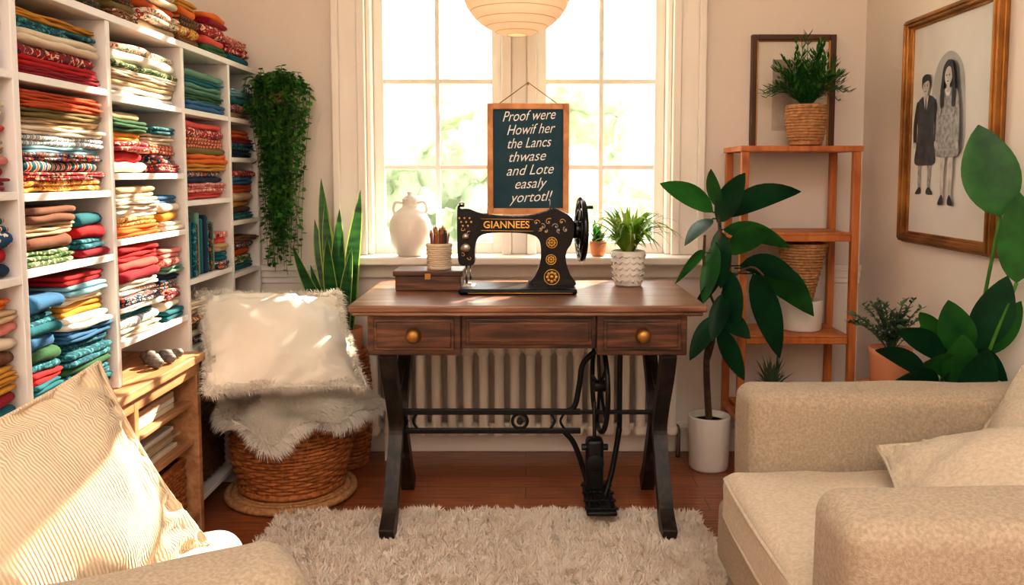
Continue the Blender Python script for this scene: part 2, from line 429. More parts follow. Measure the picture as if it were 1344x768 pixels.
def fold(mb,xf,y0,y1,z0,th,depth,mi):
    k=7; rings=12; vs=[];fs=[]
    sd=U(0,99); n=None
    for i in range(rings+1):
        q=i/rings; y=y0+(y1-y0)*q
        s=.72 if i in (0,rings) else 1
        ring=[]
        dz=.0045*noise.noise(Vector((y*13,sd,0))); dx=.014*noise.noise(Vector((y*8,sd,5)))
        tt=th*s*(1+.3*noise.noise(Vector((y*11,sd,9))))
        for j in range(k):
            a=-PI/2+PI*j/(k-1); ring.append((xf-th*.5+math.cos(a)*th*.5*s*1.3+dx-.005,y,z0+th/2+dz*(1 if j>0 else .3)+math.sin(a)*tt/2))
        ring.append((xf-depth,y,z0+th/2+tt/2)); ring.append((xf-depth,y,z0+th/2-tt/2))
        n=len(ring); vs+=ring
    for i in range(rings):
        for j in range(n): fs.append((i*n+j,i*n+(j+1)%n,(i+1)*n+(j+1)%n,(i+1)*n+j))
    fs.append(tuple(range(n-1,-1,-1))); fs.append(tuple(rings*n+j for j in range(n)))
    mb.add(vs,fs,mi)
def stack(xf,y0,y1,z0,items,th=.027,depth=.27,zmax=None,name='folded_fabric_stack'):
    mb=MB(); z=z0+.002
    for k in reversed(items):
        t=th*U(.7,1.3); nl=random.choice((1,1,2,2,3))
        if zmax and z+t>zmax: break
        a=y0+U(0,.018); b=y1-U(0,.018); xo=U(-.018,.006)
        for l in range(nl):
            fold(mb,xf+xo+U(-.003,.003),a+U(0,.005),b-U(0,.005),z,t/nl*1.04,depth,KEYS.index(k)); z+=t/nl
    used=sorted(set(mb.m)); remap={u:i for i,u in enumerate(used)}; mb.m=[remap[x] for x in mb.m]
    return mb.obj(name,[FM[u] for u in used])
XS=-1.10
posts=[1.0,1.40,1.83,2.24,2.72,3.14,3.455]
m=MB(); t=.011
for i,y in enumerate(posts):
    m.box(XL+.005,XS,y-t,y+t,(.60 if y<2.71 else 0),1.58)
m.box(XL+.003,XL+.015,posts[0],posts[-1],.60,1.57)
m.box(XL+.003,XL+.015,2.72,posts[-1],.02,.60)
bays={'Y':(1.0,1.4,[1.40,1.14,.97]),'Z':(1.40,1.83,[1.40,1.14,.955]),'A':(1.83,2.24,[1.40,1.135,.965]),'B':(2.24,2.72,[1.39,1.18,1.0,.72]),'C':(2.72,3.14,[1.39,1.09,.83,.60,.08]),'D':(3.14,3.455,[1.39,1.24,1.0,.80,.60,.08])}
for k,(a,b,zs) in bays.items():
    for z in zs: m.box(XL+.015,XS-.001,a+t,b-t,z-.018,z)
m.box(XL+.003,XS+.003,posts[0]-t,posts[-1]+t,1.58,1.60)
m.obj('fabric_shelf_unit',[shelfM],bevel=.0015,bseg=1)
xf=XS-.005
def st(bay,z,fr,items,**kw):
    a,b,_=bays[bay]; a+=.018; b-=.018; w=b-a
    return stack(xf,a+w*fr[0],a+w*fr[1],z,items,**kw)
st('Z',1.40,(0,1),['beige','creamfl','stripew','brownfl','navyfl'],zmax=1.57)
st('Z',1.14,(0.0,1),['beige','cream','pink','coral','beige','pink','red','crimson'],zmax=1.375)
st('Z',.955,(0,.62),['tealfl','navyfl','stripeb','redfl'],zmax=1.11); st('Z',.955,(.66,1),['stripet','dotb','red','navy'],zmax=1.10)
st('Z',.60,(0,1),['redfl','striper','orange','beige','pink','cream','brown','ochre','ochre','crimson','teal','tealfl','pinkfl'],zmax=.93)
for z,it in ((1.40,['cream','red','teal','beige','rust']),(1.14,['beige','pink','coral','cream','red','navy']),(.97,['teal','ochre','red','cream']),(.60,['rust','cream','teal','navyfl','ochre','red','cream','teal','brown','redfl'])):
    st('Y',z,(0,1),it,zmax=z+.2 if z>.9 else .93)
st('A',1.40,(0,1),['cream','ochre','tealfl','cream','redfl','red','crimson'],zmax=1.572,th=.024)
st('A',1.135,(0,1),['rust','rust','olive','beige','cream','stripeb','lightblue','navyfl','stripet','redfl','ochrefl'],zmax=1.378,th=.0215)
st('A',.965,(0,.58),['teal','brown','beige','brown','greenfl'],zmax=1.11,th=.029); st('A',.965,(.62,1),['striped','teal','red','tealfl','crimson'],zmax=1.09)
st('A',.60,(0,.38),['lightblue','teal','blue','tealfl','teal','blue','green','tealfl','red','teal','navy','redfl'],zmax=.90)
st('A',.60,(.40,1),['brownfl','brown','red','lightblue','cream','ochre','white','blue','tealfl','tealfl','green','tealfl','teal','redfl'],zmax=.94,th=.025)
st('B',1.39,(0,1),['creamfl','white','greenfl','cream','beige','white'],zmax=1.56,th=.025)
st('B',1.18,(0,.52),['rust','beige','green','ochre','redfl','red','cream'],zmax=1.372); st('B',1.18,(.54,1),['brown','tealfl','cream','striper','navyfl','redfl'],zmax=1.34)
st('B',1.0,(0,.62),['sage','beige','cream','cream','white','ochrefl','orange'],zmax=1.158,th=.023); st('B',1.0,(.64,1),['bluefl','blue','cream','ochre','cream'],zmax=1.13)
st('B',.72,(0,.62),['crimson','red','red','coral','crimson','cream','stripew','navyfl','white','teal','stripeb','cream'],zmax=.978,th=.023); st('B',.72,(.64,1),['pink','pinkfl','sage','navy','stripet','redfl','cream','teal'],zmax=.96)
st('C',1.39,(0,1),['sage','teal','sage','green','blue'],zmax=1.55)
st('C',1.09,(0,1),['red','coral','redfl','striper','olive','orange','ochre','navyfl','navy','pinkfl','coral'],zmax=1.368,th=.026)
st('C',.60,(0,1),['cream','beige','brownfl','olive','cream','navyfl'],zmax=.80)
mb=MB()
y=2.745; i=0
while y<3.0:
    w=U(.018,.034); h=U(.17,.215)
    mb.rbox(-1.36,xf-U(0,.02),y,y+w,.831,.831+h,.006,i%5,k=2,m=2); y+=w+.002; i+=1
mb.obj('fabric_books',[FAB['teal'],FAB['navy'],FAB['tealfl'],FAB['darkfl'],FAB['sage']])
st('C',.83,(.72,1),['pinkfl','coral','beige','teal','navyfl'],zmax=1.0)
st('D',1.39,(0,1),['lightblue','teal','navyfl','beige'],zmax=1.52); st('D',1.24,(0,1),['orange','crimson','tealfl','navy'],zmax=1.36)
st('D',1.0,(0,1),['redfl','blue','rust','beige','ochre','striped','teal'],zmax=1.21); st('D',.80,(0,1),['striped','navyfl','rust','greenfl','teal'],zmax=.97); st('D',.60,(0,1),['beige','brown','cream'],zmax=.75)
for (a,b,it) in ((1.02,1.4,['rust','darkfl','greenfl','striped','ochre']),(1.43,1.86,['striped','darkfl','ochre','darkfl','cream','greenfl']),(1.88,2.26,['striped','brown','navyfl','darkfl','rust','darkfl']),(2.28,2.46,['rust','ochre','striped','olive','brownfl']),(2.47,2.73,['rust','beige','cream','rust','creamfl','beige']),(2.75,2.92,['ochre','orange','striped','ochrefl','brown']),(2.93,3.15,['orange','crimson','redfl','coral','green']),(3.17,3.42,['pinkfl','redfl','teal'])):
    stack(xf,a,b,1.60,it,th=.029)
# ------------------------------------------------------------------ low wooden cabinet
m=MB()
m.box(XL+.005,-1.05,.55,2.705,.572,.599)
for y in (.57,1.2,1.75,2.25,2.685): m.box(XL+.01,-1.065,y-.014,y+.014,0,.572)
m.box(XL+.01,-1.07,.58,2.68,.05,.07); m.box(XL+.01,-1.08,.58,2.68,.30,.318); m.box(XL+.01,-1.08,1.76,2.68,.43,.444)
m.box(-1.08,-1.066,.57,2.69,.53,.572)
cab=m.obj('wooden_cabinet',[lightwood],bevel=.003)
m=MB()
for y0,y1,z0,n in ((2.28,2.62,.319,5),(1.8,2.2,.319,6),(2.3,2.6,.445,4),(1.80,2.2,.445,4)):
    z=z0+.001
    for i in range(n):
        h=U(.006,.02)
        if z+h>z0+.10: break
        m.box(-1.38,-1.10+U(-.03,.0),y0+U(0,.03),y1-U(0,.03),z,z+h,i%3); z+=h+.001
m.obj('paper_stack',[FAB['cream'],FAB['white'],FAB['beige']],bevel=.001)
def bin_(x0,x1,y0,y1,z0,z1,mt):
    b=MB(); rows=int((z1-z0)/.012)
    for i in range(rows):
        z=z0+.006+i*.012; pts=[]
        per=[(x1,y0),(x1,y1),(x0,y1),(x0,y0)]
        for k in range(4):
            a,c=per[k],per[(k+1)%4]; n=16
            for j in range(n):
                q=j/n; w=math.cos(PI*j+(PI if i%2 else 0))*.003
                nx,ny=[(1,0),(0,1),(-1,0),(0,-1)][k]
                pts.append((a[0]+(c[0]-a[0])*q+nx*w,a[1]+(c[1]-a[1])*q+ny*w,z))
        b.tube(pts,.0065,5,0,closed=True)
    b.box(x0+.004,x1-.004,y0+.004,y1-.004,z0,z1-.03)
    b.tube([(x1,y0,z1),(x1,y1,z1),(x0,y1,z1),(x0,y0,z1)],.010,8,0,closed=True)
    return b.obj('wicker_storage_basket',[mt])
bin_(-1.36,-1.10,2.29,2.63,.075,.26,wickM); bin_(-1.36,-1.10,1.81,2.18,.075,.26,wickM)
bin_(-1.38,-1.14,2.78,3.09,.09,.47,wickD); bin_(-1.38,-1.14,3.19,3.42,.09,.42,wickD)
m=MB()
for (x,y,r) in ((-1.10,2.46,.022),(-1.13,2.50,.026),(-1.09,2.53,.02),(-1.12,2.57,.024),(-1.16,2.54,.026),(-1.10,2.61,.02)):
    m.lathe([(.001,-r*.7),(r*.6,-r*.6),(r,0),(r*.7,r*.55),(.001,r*.7)],(x,y,.601+r*.7),14)
m.obj('decorative_pebbles',[stone])
# ------------------------------------------------------------------ radiator
rad=E('radiator'); m=MB()
for i in range(20):
    x=-.625+i*.0645
    for yo in (-.034,.034): m.rbox(x-.0195,x+.0195,3.415+yo-.019,3.415+yo+.019,.10,.475,.018,k=3,m=2)
    m.rbox(x-.026,x+.026,3.36,3.47,.43,.485,.02,k=3,m=2); m.rbox(x-.026,x+.026,3.36,3.47,.10,.15,.02,k=3,m=2)
for z in (.13,.455): m.tube([(-.63,3.415,z),(.61,3.415,z)],.016,10)
for x in (-.56,.54): m.box(x-.02,x+.02,3.37,3.46,0,.11)
m.obj('columns',[radM],rad)
m=MB(); m.tube(cr([(.61,3.415,.13),(.63,3.415,.13),(.635,3.415,.10),(.635,3.415,.0)],5),.009,10); m.obj('pipe',[chrome],rad)
# ------------------------------------------------------------------ sewing desk
desk=E('treadle_sewing_desk')
m=MB(); m.box(-.555,.565,2.575,3.20,.748,.770); m.box(-.545,.555,2.585,3.19,.735,.748); m.obj('top',[desktop],desk,bevel=.006,bseg=3)
m=MB()
m.box(-.50,.51,3.10,3.12,.62,.735); m.box(-.50,-.48,2.62,3.12,.61,.735); m.box(.49,.51,2.62,3.12,.61,.735)
m.box(-.50,-.205,2.615,3.10,.605,.735); m.box(.225,.51,2.615,3.10,.605,.735); m.box(-.205,.225,2.625,2.66,.625,.735)
m.obj('apron',[deskwood],desk,bevel=.004)
m=MB()
for a,b,z0,z1,y in ((-.48,-.225,.622,.722,2.615),(.245,.49,.622,.722,2.615),(-.19,.21,.638,.722,2.625)):
    m.box(a,b,y-.008,y,z0,z1)
    m.box(a+.010,b-.010,y-.014,y-.007,z0+.010,z1-.010)
m.obj('drawer_fronts',[deskwood],desk,bevel=.004,bseg=3)
m=MB()
for x in (-.352,.368):
    m.lathe([(.001,-.034),(.012,-.034),(.020,-.028),(.023,-.020),(.018,-.012),(.009,-.008),(.011,-.002),(.025,0),(.001,.001)],(x,2.600,.672),20,axis='y')
m.obj('drawer_knobs',[brass],desk)
m=MB()
for xs in (-.44,.455):
    fr=cr([(2.64,.612),(2.675,.53),(2.76,.40),(2.79,.31),(2.735,.20),(2.65,.08),(2.57,.028)],6)
    bk=cr([(3.08,.612),(3.04,.53),(2.93,.40),(2.89,.31),(2.95,.20),(3.02,.08),(3.08,.012)],6)
    for P in (fr,bk):
        k=len(P); m.strip(P,[.066-.026*math.sin(PI*i/(k-1)) for i in range(k)],xs-.023,xs+.023)
    m.box(xs-.021,xs+.021,2.62,3.10,.598,.612)
    m.strip([(2.77,.335),(2.91,.335)],.03,xs-.012,xs+.012); m.strip([(2.78,.28),(2.90,.28)],.02,xs-.012,xs+.012)
    m.strip(cr([(2.70,.50),(2.84,.44),(2.98,.50)],6),.014,xs-.008,xs+.008)
    m.strip(cr([(2.68,.13),(2.84,.20),(3.0,.13)],6),.016,xs-.008,xs+.008)
m.obj('side_trestles',[mat('dark_stained_leg',(34,26,22),.45,.1,kind='wood',col2=(18,14,12),col3=(64,46,34),scale=4,stretch=(8,8,1.5))],desk,bevel=.005)
m=MB()
m.box(-.43,.19,2.835,2.855,.348,.366); m.box(-.43,.19,2.835,2.855,.282,.298); m.box(.19,.445,2.835,2.855,.350,.362)
ring=[(-.02+.026*math.cos(a*PI/12),2.845,.324+.026*math.sin(a*PI/12)) for a in range(24)]; m.tube(ring,.006,6,closed=True); m.lathe([(.001,-.01),(.011,-.01),(.011,.01),(.001,.01)],(-.02,2.845,.324),12,axis='y')
for x in (-.40,.11):
    m.tube(cr([(x-.03,2.845,.36),(x-.01,2.845,.324),(x-.03,2.845,.29)],5),.005,6); m.tube(cr([(x+.03,2.845,.36),(x+.01,2.845,.324),(x+.03,2.845,.29)],5),.005,6)
m.tube(cr([(.11,2.845,.355),(.165,2.845,.37),(.185,2.845,.45),(.20,2.845,.53),(.27,2.845,.59),(.31,2.845,.605)],6),.010,8)
m.tube(cr([(.13,2.845,.29),(.17,2.845,.24),(.21,2.845,.12),(.215,2.845,.06)],6),.010,8)
m.tube([(.325,2.845,.62),(.325,2.845,.30)],.009,8)
m.tube(cr([(.325,2.845,.30),(.30,2.83,.16),(.265,2.80,.05)],6),.010,8)
Mw=Matrix.Translation((.255,2.84,.45))@Matrix.Rotation(math.radians(5),4,'Z')
m.M=Mw
m.tube([(0,.155*math.cos(a*PI/24),.155*math.sin(a*PI/24)) for a in range(48)],.009,8,closed=True)
m.lathe([(.001,-.02),(.02,-.02),(.02,.02),(.001,.02)],(0,0,0),16,axis='x')
for k in range(5):
    a=2*PI*k/5; m.tube([(0,0,0),(0,.15*math.cos(a),.15*math.sin(a))],.006,6)
m.M=Matrix.Identity(4)
m.tube([(.235,2.82,.40),(.235,2.78,.10)],.007,8)
m.rbox(.205,.265,2.77,2.83,.10,.28,.015,k=2,m=2); m.tube([(.19,2.79,.25),(.28,2.79,.25)],.012,8)
m.lathe([(.001,-.014),(.03,-.014),(.03,.014),(.001,.014)],(.235,2.78,.20),18,axis='y')
m.rbox(.20,.30,2.66,2.94,.060,.075,.006,k=2,m=2)
for i in range(5): m.box(.21+i*.018,.216+i*.018,2.67,2.93,.075,.083)
for i in range(4): m.box(.195,.305,2.68+i*.07,2.69+i*.07,.073,.081)
m.obj('treadle_ironwork',[iron],desk,bevel=.002)
# ------------------------------------------------------------------ sewing machine
sm=E('vintage_sewing_machine'); S=.002636
def SX(a): return (a-690)*S
def SZ(b): return 1.18-(b-228)*S
prof=[(606,274),(602,270),(601,285),(601,320),(603,345),(613,348),(623,345),(624,325),(628,312),(640,306),(670,305),(695,307),(707,314),(710,330),(708,348),(702,362),(696,375),(753,375),(748,360),(743,345),(743,330),(750,318),(753,300),(750,286),(740,279),(726,274),(712,279),(690,284),(655,284),(630,279),(616,274)]
P2=[Vector((SX(a),SZ(b),0)) for a,b in prof]
Pc=[(q.x,q.y) for q in cr(P2,4,True)]
m=MB(); m.prism(Pc,2.862,2.938,'xz',0,True); m.obj('arm_and_pillar',[enamel],sm,bevel=.014,bseg=4,wn=True)
m=MB(); m.rbox(SX(604),SX(756),2.80,3.0,.771,.790,.008,k=3); m.lathe([(.034,0),(.030,.02),(.024,.04)],(SX(725),2.9,.785),20)
m.obj('bed',[enamel2],sm)
m=MB(); x=SX(612)
m.tube([(x,2.9,.865),(x,2.9,.80)],.004,8); m.tube([(x+.014,2.9,.865),(x+.014,2.9,.81)],.003,8); m.box(x-.01,x+.016,2.88,2.905,.792,.80)
m.lathe([(.001,0),(.009,0),(.011,.012),(.006,.016),(.001,.018)],(SX(606),2.9,SZ(272)),14); m.tube([(SX(640),2.9,SZ(284)),(SX(640),2.9,SZ(268))],.002,6)
m.tube([(SX(722),2.9,SZ(276)),(SX(722),2.9,SZ(262))],.0022,6); m.lathe([(.001,0),(.012,0),(.012,.006),(.001,.008)],(SX(612),2.852,SZ(310)),16,axis='y')
m.lathe([(.001,-.006),(.016,-.006),(.018,0),(.001,.002)],(SX(612),2.860,SZ(325)),18,axis='y'); m.box(x-.02,x+.03,2.86,2.94,.790,.792)
m.obj('needle_bar_and_fittings',[chrome],sm)
m=MB(); m.M=Matrix.Translation((SX(763),2.9,SZ(302)))@Matrix.Rotation(math.radians(5),4,'Z')
m.tube([(0,.104*math.cos(a*PI/28),.104*math.sin(a*PI/28)) for a in range(56)],.010,10,closed=True)
m.lathe([(.001,-.03),(.03,-.03),(.034,-.01),(.024,.012),(.012,.02),(.001,.02)],(0,0,0),24,axis='x')
m.tube([(-.006,.07*math.cos(a*PI/28),.07*math.sin(a*PI/28)) for a in range(56)],.006,8,closed=True)
for k in range(6):
    a=2*PI*k/6+.3; m.tube([(0,0,0),(0,.1*math.cos(a),.1*math.sin(a))],.006,6)
m.tube([(0,-.06,.08),(.03,-.06,.08)],.006,8)
m.obj('handwheel',[enamel],sm)
m=MB()
def ringd(px,py,r,yy=2.861):
    c=(SX(px),yy,SZ(py))
    m.tube([(c[0]+r*math.cos(a*PI/12),c[1],c[2]+r*math.sin(a*PI/12)) for a in range(24)],.0016,5,closed=True)
    for k in range(8):
        a=PI*k/4; m.lathe([(.001,-.001),(r*.24,-.001),(.001,.0)],(c[0]+r*.58*math.cos(a),c[1],c[2]+r*.58*math.sin(a)),8,axis='y')
    m.lathe([(.001,-.0015),(r*.3,-.0012),(.001,.0)],c,10,axis='y')
def scroll(px,py,r,turn,mi,sgn=1):
    pts=[]
    for i in range(15):
        q=i/14; a=turn+sgn*q*5.0; rr=r*(1-.75*q); pts.append((SX(px)+rr*math.cos(a),2.861,SZ(py)+rr*math.sin(a)))
    m.tube(pts,[.0015-.0008*i/14 for i in range(15)],5,mi)
ringd(724,318,.018); ringd(723,340,.017); ringd(724,363,.026)
m.tube([(SX(632),2.861,SZ(302)),(SX(700),2.861,SZ(303))],.0012,5); m.tube([(SX(632),2.861,SZ(287)),(SX(700),2.861,SZ(288))],.0012,5)
for k in range(8):
    m.lathe([(.001,-.001),(.004,-.001),(.001,0)],(SX(604+k*2.2),2.861,SZ(286+(k%3)*5)),6,axis='y')
for i,(a,b,r,t0,sg_) in enumerate(((704,292,.012,0,1),(712,297,.011,2,-1),(720,291,.013,1,1),(729,297,.012,3,-1),(737,291,.012,0,1),(742,301,.010,2,1),(709,300,.008,4,1),(733,302,.009,5,-1),(716,303,.007,1,-1))):
    scroll(a,b,r,t0,i%2,sg_); m.lathe([(.001,-.001),(.0035,-.001),(.001,0)],(SX(a),2.861,SZ(b)),6,1,axis='y')
for i,(a,b) in enumerate(((608,300),(616,306),(608,334),(617,338))): scroll(a,b,.008,i,0,1 if i%2 else -1)
m.tube([(SX(616),2.799,.777),(SX(750),2.799,.777)],.0014,5)
m.obj('gold_decals',[gold,silver],sm)
def text(body,loc,size,mt,parent,name,rot=(PI/2,0,0),shear=0,ext=.0006,sx=1,off=0):
    c=bpy.data.curves.new(name,'FONT'); c.body=body; c.size=size; c.align_x='CENTER'; c.align_y='CENTER'; c.shear=shear; c.extrude=ext; c.offset=off
    c.materials.append(mt); o=bpy.data.objects.new(name,c); bpy.context.scene.collection.objects.link(o)
    o.location=loc; o.rotation_euler=rot; o.scale=(sx,1,1); o.parent=parent; return o
text('GIANNEES',(SX(665),2.8605,SZ(295)),.034,gold,sm,'lettering',off=.0006)
# ------------------------------------------------------------------ items on desk / sill
bx=E('wooden_box'); m=MB(); m.box(-.455,-.225,2.90,3.04,.771,.822); m.obj('body',[deskwood],bx,bevel=.003)
m=MB(); m.box(-.462,-.218,2.893,3.047,.822,.842); m.obj('lid',[deskwood],bx,bevel=.004)
m=MB(); m.box(-.35,-.33,2.886,2.893,.812,.832); m.obj('latch',[brass],bx,bevel=.001)
cu=E('pencil_cup'); m=MB(); c=(-.308,2.97,.843)
wicker(m,lambda t:(.038+.004*t,.002+.082*t),c,11,16,0,.0035); m.obj('cup',[mat('cup_weave',(226,206,178),.7)],cu)
m=MB()
for i in range(30):
    a=U(0,6.28); r=U(.004,.033); b=(c[0]+r*.7*math.cos(a),c[1]+r*.7*math.sin(a),c[2]+.01); t=(c[0]+r*1.15*math.cos(a)+U(-.004,.004),c[1]+r*1.1*math.sin(a),c[2]+U(.115,.145))
    mi=random.choice((0,0,1,2)); m.tube([b,t],.0036,6,mi); tv=Vector(t); d=(tv-Vector(b)).normalized(); m.tube([tv,tv+d*.012],[.0034,.0006],6,3)
m.obj('pencils',[mat('pencil_wood',(160,100,60),.6),mat('pencil_red',(120,50,34),.5),mat('pencil_dark',(70,48,36),.5),mat('pencil_tip',(200,156,110),.6)],cu)
v=E('ceramic_jug'); m=MB()
m.lathe([(.001,0),(.048,0),(.058,.01),(.079,.055),(.086,.105),(.082,.145),(.062,.180),(.034,.20),(.028,.215),(.032,.232),(.028,.238),(.020,.232),(.018,.20),(.001,.19)],(-.475,3.440,.841),36)
m.lathe([(.001,.230),(.026,.230),(.028,.240),(.010,.248),(.009,.254),(.012,.260),(.001,.266)],(-.475,3.440,.841),20)
m.obj('body',[ceram],v); m=MB()
for sg in (-1,1): m.tube(cr([(-.475+sg*.029,3.44,.841+.217),(-.475+sg*.058,3.44,.841+.220),(-.475+sg*.068,3.44,.841+.192),(-.475+sg*.060,3.44,.841+.172)],5),.0065,8)
m.obj('handles',[ceram],v)
def spray(mb,c,count,rmin,rmax,hmin,hmax,w,lift,mis=(0,),shape='blade',n=8):
    for i in range(count):
        a=U(0,6.28); r=U(rmin,rmax); h=U(hmin,hmax)*(1.25-.5*(r-rmin)/(rmax-rmin+1e-6))
        b=(c[0]+U(-.012,.012),c[1]+U(-.012,.012),c[2]); t=(c[0]+r*math.cos(a),c[1]+r*math.sin(a),c[2]+h)
        mb.leaf(b,t,w*U(.8,1.2),lift*U(.6,1.3)*(r/rmax),U(-.3,.3),n,.3,shape,random.choice(mis))
p=E('potted_spider_plant'); c=(.375,3.05,.771)
m=MB(); m.lathe(potprof(.050,.062,.128),c,36)
for i in range(14):
    a=2*PI*i/14
    for q in range(5):
        z=.015+q*.022; r=.052+.011*z/.128
        m.tube([(c[0]+r*math.cos(a),c[1]+r*math.sin(a),c[2]+z),(c[0]+(r+.004)*math.cos(a+.22),c[1]+(r+.004)*math.sin(a+.22),c[2]+z+.011),(c[0]+r*math.cos(a+.45),c[1]+r*math.sin(a+.45),c[2]+z)],.002,4)
m.obj('pot',[ceram],p); m=MB(); m.lathe([(.001,0),(.054,0)],(c[0],c[1],c[2]+.112),20,cap=False); m.obj('soil',[soil],p)
m=MB(); spray(m,(c[0],c[1],c[2]+.11),160,.06,.205,.02,.16,.017,.08,(0,0,1)); m.obj('leaves',[leafY,leafE],p)
p=E('potted_seedling'); c=(.297,3.43,.841); m=MB(); m.lathe(potprof(.028,.036,.062),c,24); m.obj('pot',[terra],p)
m=MB(); spray(m,(c[0],c[1],c[2]+.04),24,.02,.06,.03,.10,.016,.01,(0,),'oval'); m.obj('leaves',[leafM],p)
# ------------------------------------------------------------------ chalk sign
sg=E('hanging_chalkboard_sign'); ys=3.40
x0,x1,z0,z1=-.155,.175,1.015,1.46
m=MB(); fw=.024
m.box(x0,x0+fw,ys-.012,ys+.012,z0,z1); m.box(x1-fw,x1,ys-.012,ys+.012,z0,z1); m.box(x0+fw,x1-fw,ys-.012,ys+.012,z0,z0+fw); m.box(x0+fw,x1-fw,ys-.012,ys+.012,z1-fw,z1)
m.obj('frame',[mat('sign_frame_wood',(214,152,98),.5,kind='wood',col2=(184,120,72),col3=(228,172,122),scale=4,stretch=(3,3,2))],sg,bevel=.003)
m=MB(); m.box(x0+fw,x1-fw,ys-.002,ys+.008,z0+fw,z1-fw); m.obj('board',[mat('slate_blue_board',(44,74,88),.8,kind='noise',col2=(52,84,98),scale=9,spec=.2)],sg)
m=MB(); m.tube([(x0+.05,ys,z1),(.01,ys+.02,1.545),(x1-.05,ys,z1)],.0022,6); m.tube([(.01,ys+.02,1.545),(.01,YW+.0,1.545)],.003,6); m.obj('string',[mat('twine',(150,110,76),.9)],sg)
chalk=mat('chalk_white',(250,250,247),.9)
for i,(ln,dx) in enumerate([('Proof were',0),('Howif her',.006),('the Lancs',.0),('thwase',-.008),('and Lote',0.004),('easaly',.004),('yortotl!',.008)]):
    o=text(ln,(.01+dx,ys-.003,1.410-i*.0545),.058,chalk,sg,'chalk_line',shear=.42,ext=.0004,sx=.80 if len(ln)>8 else .92,off=0)
    o.rotation_euler=(PI/2,math.radians(-3),0)
# ------------------------------------------------------------------ paper lantern
la=E('paper_lantern'); c=(-.03,2.9,1.820); m=MB(); pr=[]
nr=13
for i in range(nr*6+1):
    q=i/(nr*6); th=.10*PI+q*.84*PI; sc=abs(math.sin(PI*q*nr)); r=.188*math.sin(th)*(1+.012*sc)
    pr.append((r,.174*math.cos(th)))
m.lathe(pr,c,48,cap=False)
lampM=mat('rice_paper',(244,226,204),.9,transl=.30,spec=.2); m.obj('shade',[lampM],la)
m=MB()
for i in range(nr+1):
    q=i/nr; th=.10*PI+q*.84*PI; r=.1875*math.sin(th); z=c[2]+.174*math.cos(th)
    m.tube([(c[0]+r*math.cos(a*PI/24),c[1]+r*math.sin(a*PI/24),z) for a in range(48)],.0013,5,closed=True)
m.obj('ribs',[mat('bamboo_rib',(220,186,146),.6)],la)
m=MB(); m.tube([(c[0],c[1],c[2]+.06),(c[0],c[1],ZC)],.004,8); m.lathe([(.001,0),(.02,0),(.02,.06),(.001,.06)],(c[0],c[1],c[2]+.04),16); m.lathe([(.001,-.03),(.05,-.03),(.05,0),(.001,0)],(c[0],c[1],ZC),20); m.obj('cord',[whiteM],la)
# ------------------------------------------------------------------ ladder shelf right
sh=E('wooden_plant_stand'); m=MB()
X0,X1=.815,1.265; Y0,Y1=3.17,3.44
for x in (X0,X1-.028):
    for y in (Y0,Y1-.028): m.box(x,x+.028,y,y+.028,0,1.262)
for z in (1.262,.945,.55,.24):
    if z>1.2: m.box(X0-.006,X1+.006,Y0-.006,Y1+.006,1.262,1.283)
    else:
        m.box(X0+.03,X1-.03,Y0+.002,Y0+.026,z-.024,z); m.box(X0+.03,X1-.03,Y1-.026,Y1-.002,z-.024,z)
        m.box(X0+.002,X0+.026,Y0+.03,Y1-.03,z-.024,z); m.box(X1-.026,X1-.002,Y0+.03,Y1-.03,z-.024,z)
        m.box(X0+.029,X1-.029,Y0+.004,Y1-.004,z,z+.010)
m.obj('frame',[orangewood],sh,bevel=.003)
p=E('potted_palm'); c=(1.095,3.30,1.289); m=MB()
wicker(m,lambda t:(.056+.018*math.sin(t*2.2),.006+.145*t),c,13,18,0,.0045); m.obj('basket_pot',[wickL],p)
m=MB(); m.lathe([(.001,0),(.066,0)],(c[0],c[1],c[2]+.125),20,cap=False); m.obj('soil',[soil],p)
m=MB()
for i in range(95):
    a=U(0,6.28); r=U(.04,.17); h=U(.10,.25)*(1.25-.85*(r-.04)/.13); b=Vector((c[0],c[1],c[2]+.13)); t=b+Vector((r*math.cos(a)*1.0,min(r*math.sin(a),.12),h))
    lift=.05*r/.17; pts=[b.lerp(t,q/8)+Vector((0,0,lift*4*(q/8)*(1-q/8))) for q in range(9)]
    m.tube(pts,.0014,4,0); dr=(t-b).normalized(); sd=dr.cross(Vector((0,0,1))); sd=sd.normalized() if sd.length>.01 else Vector((1,0,0))
    for q in range(2,9):
        for s2 in (-1,1):
            pt=pts[q]; m.leaf(pt,pt+dr*.03+sd*s2*.034*(1.2-q/12)+Vector((0,0,U(-.01,.004))),.010,0,0,3,.2,'blade',random.choice((0,0,1)))
m.obj('fronds',[leafM,leafV],p)
p=E('rattan_vase'); c=(1.095,3.305,.561); m=MB(); m.lathe([(.001,0),(.076,0),(.080,.006),(.083,.115),(.080,.12),(.07,.12),(.07,.10),(.001,.10)],c,36); m.obj('white_base_pot',[ceram],p)
m=MB(); wicker(m,lambda t:(.040+.052*t**1.1,.115+.225*t),c,20,22,0,.004); m.obj('rattan_cone',[wickL],p)
p=E('potted_fern'); c=(.98,3.28,.251); m=MB(); m.lathe(potprof(.04,.05,.07),c,24); m.obj('pot',[terra],p)
m=MB(); spray(m,(c[0],c[1],c[2]+.06),60,.02,.10,.03,.15,.012,.01,(0,),'oval',4); m.obj('leaves',[leafG],p)
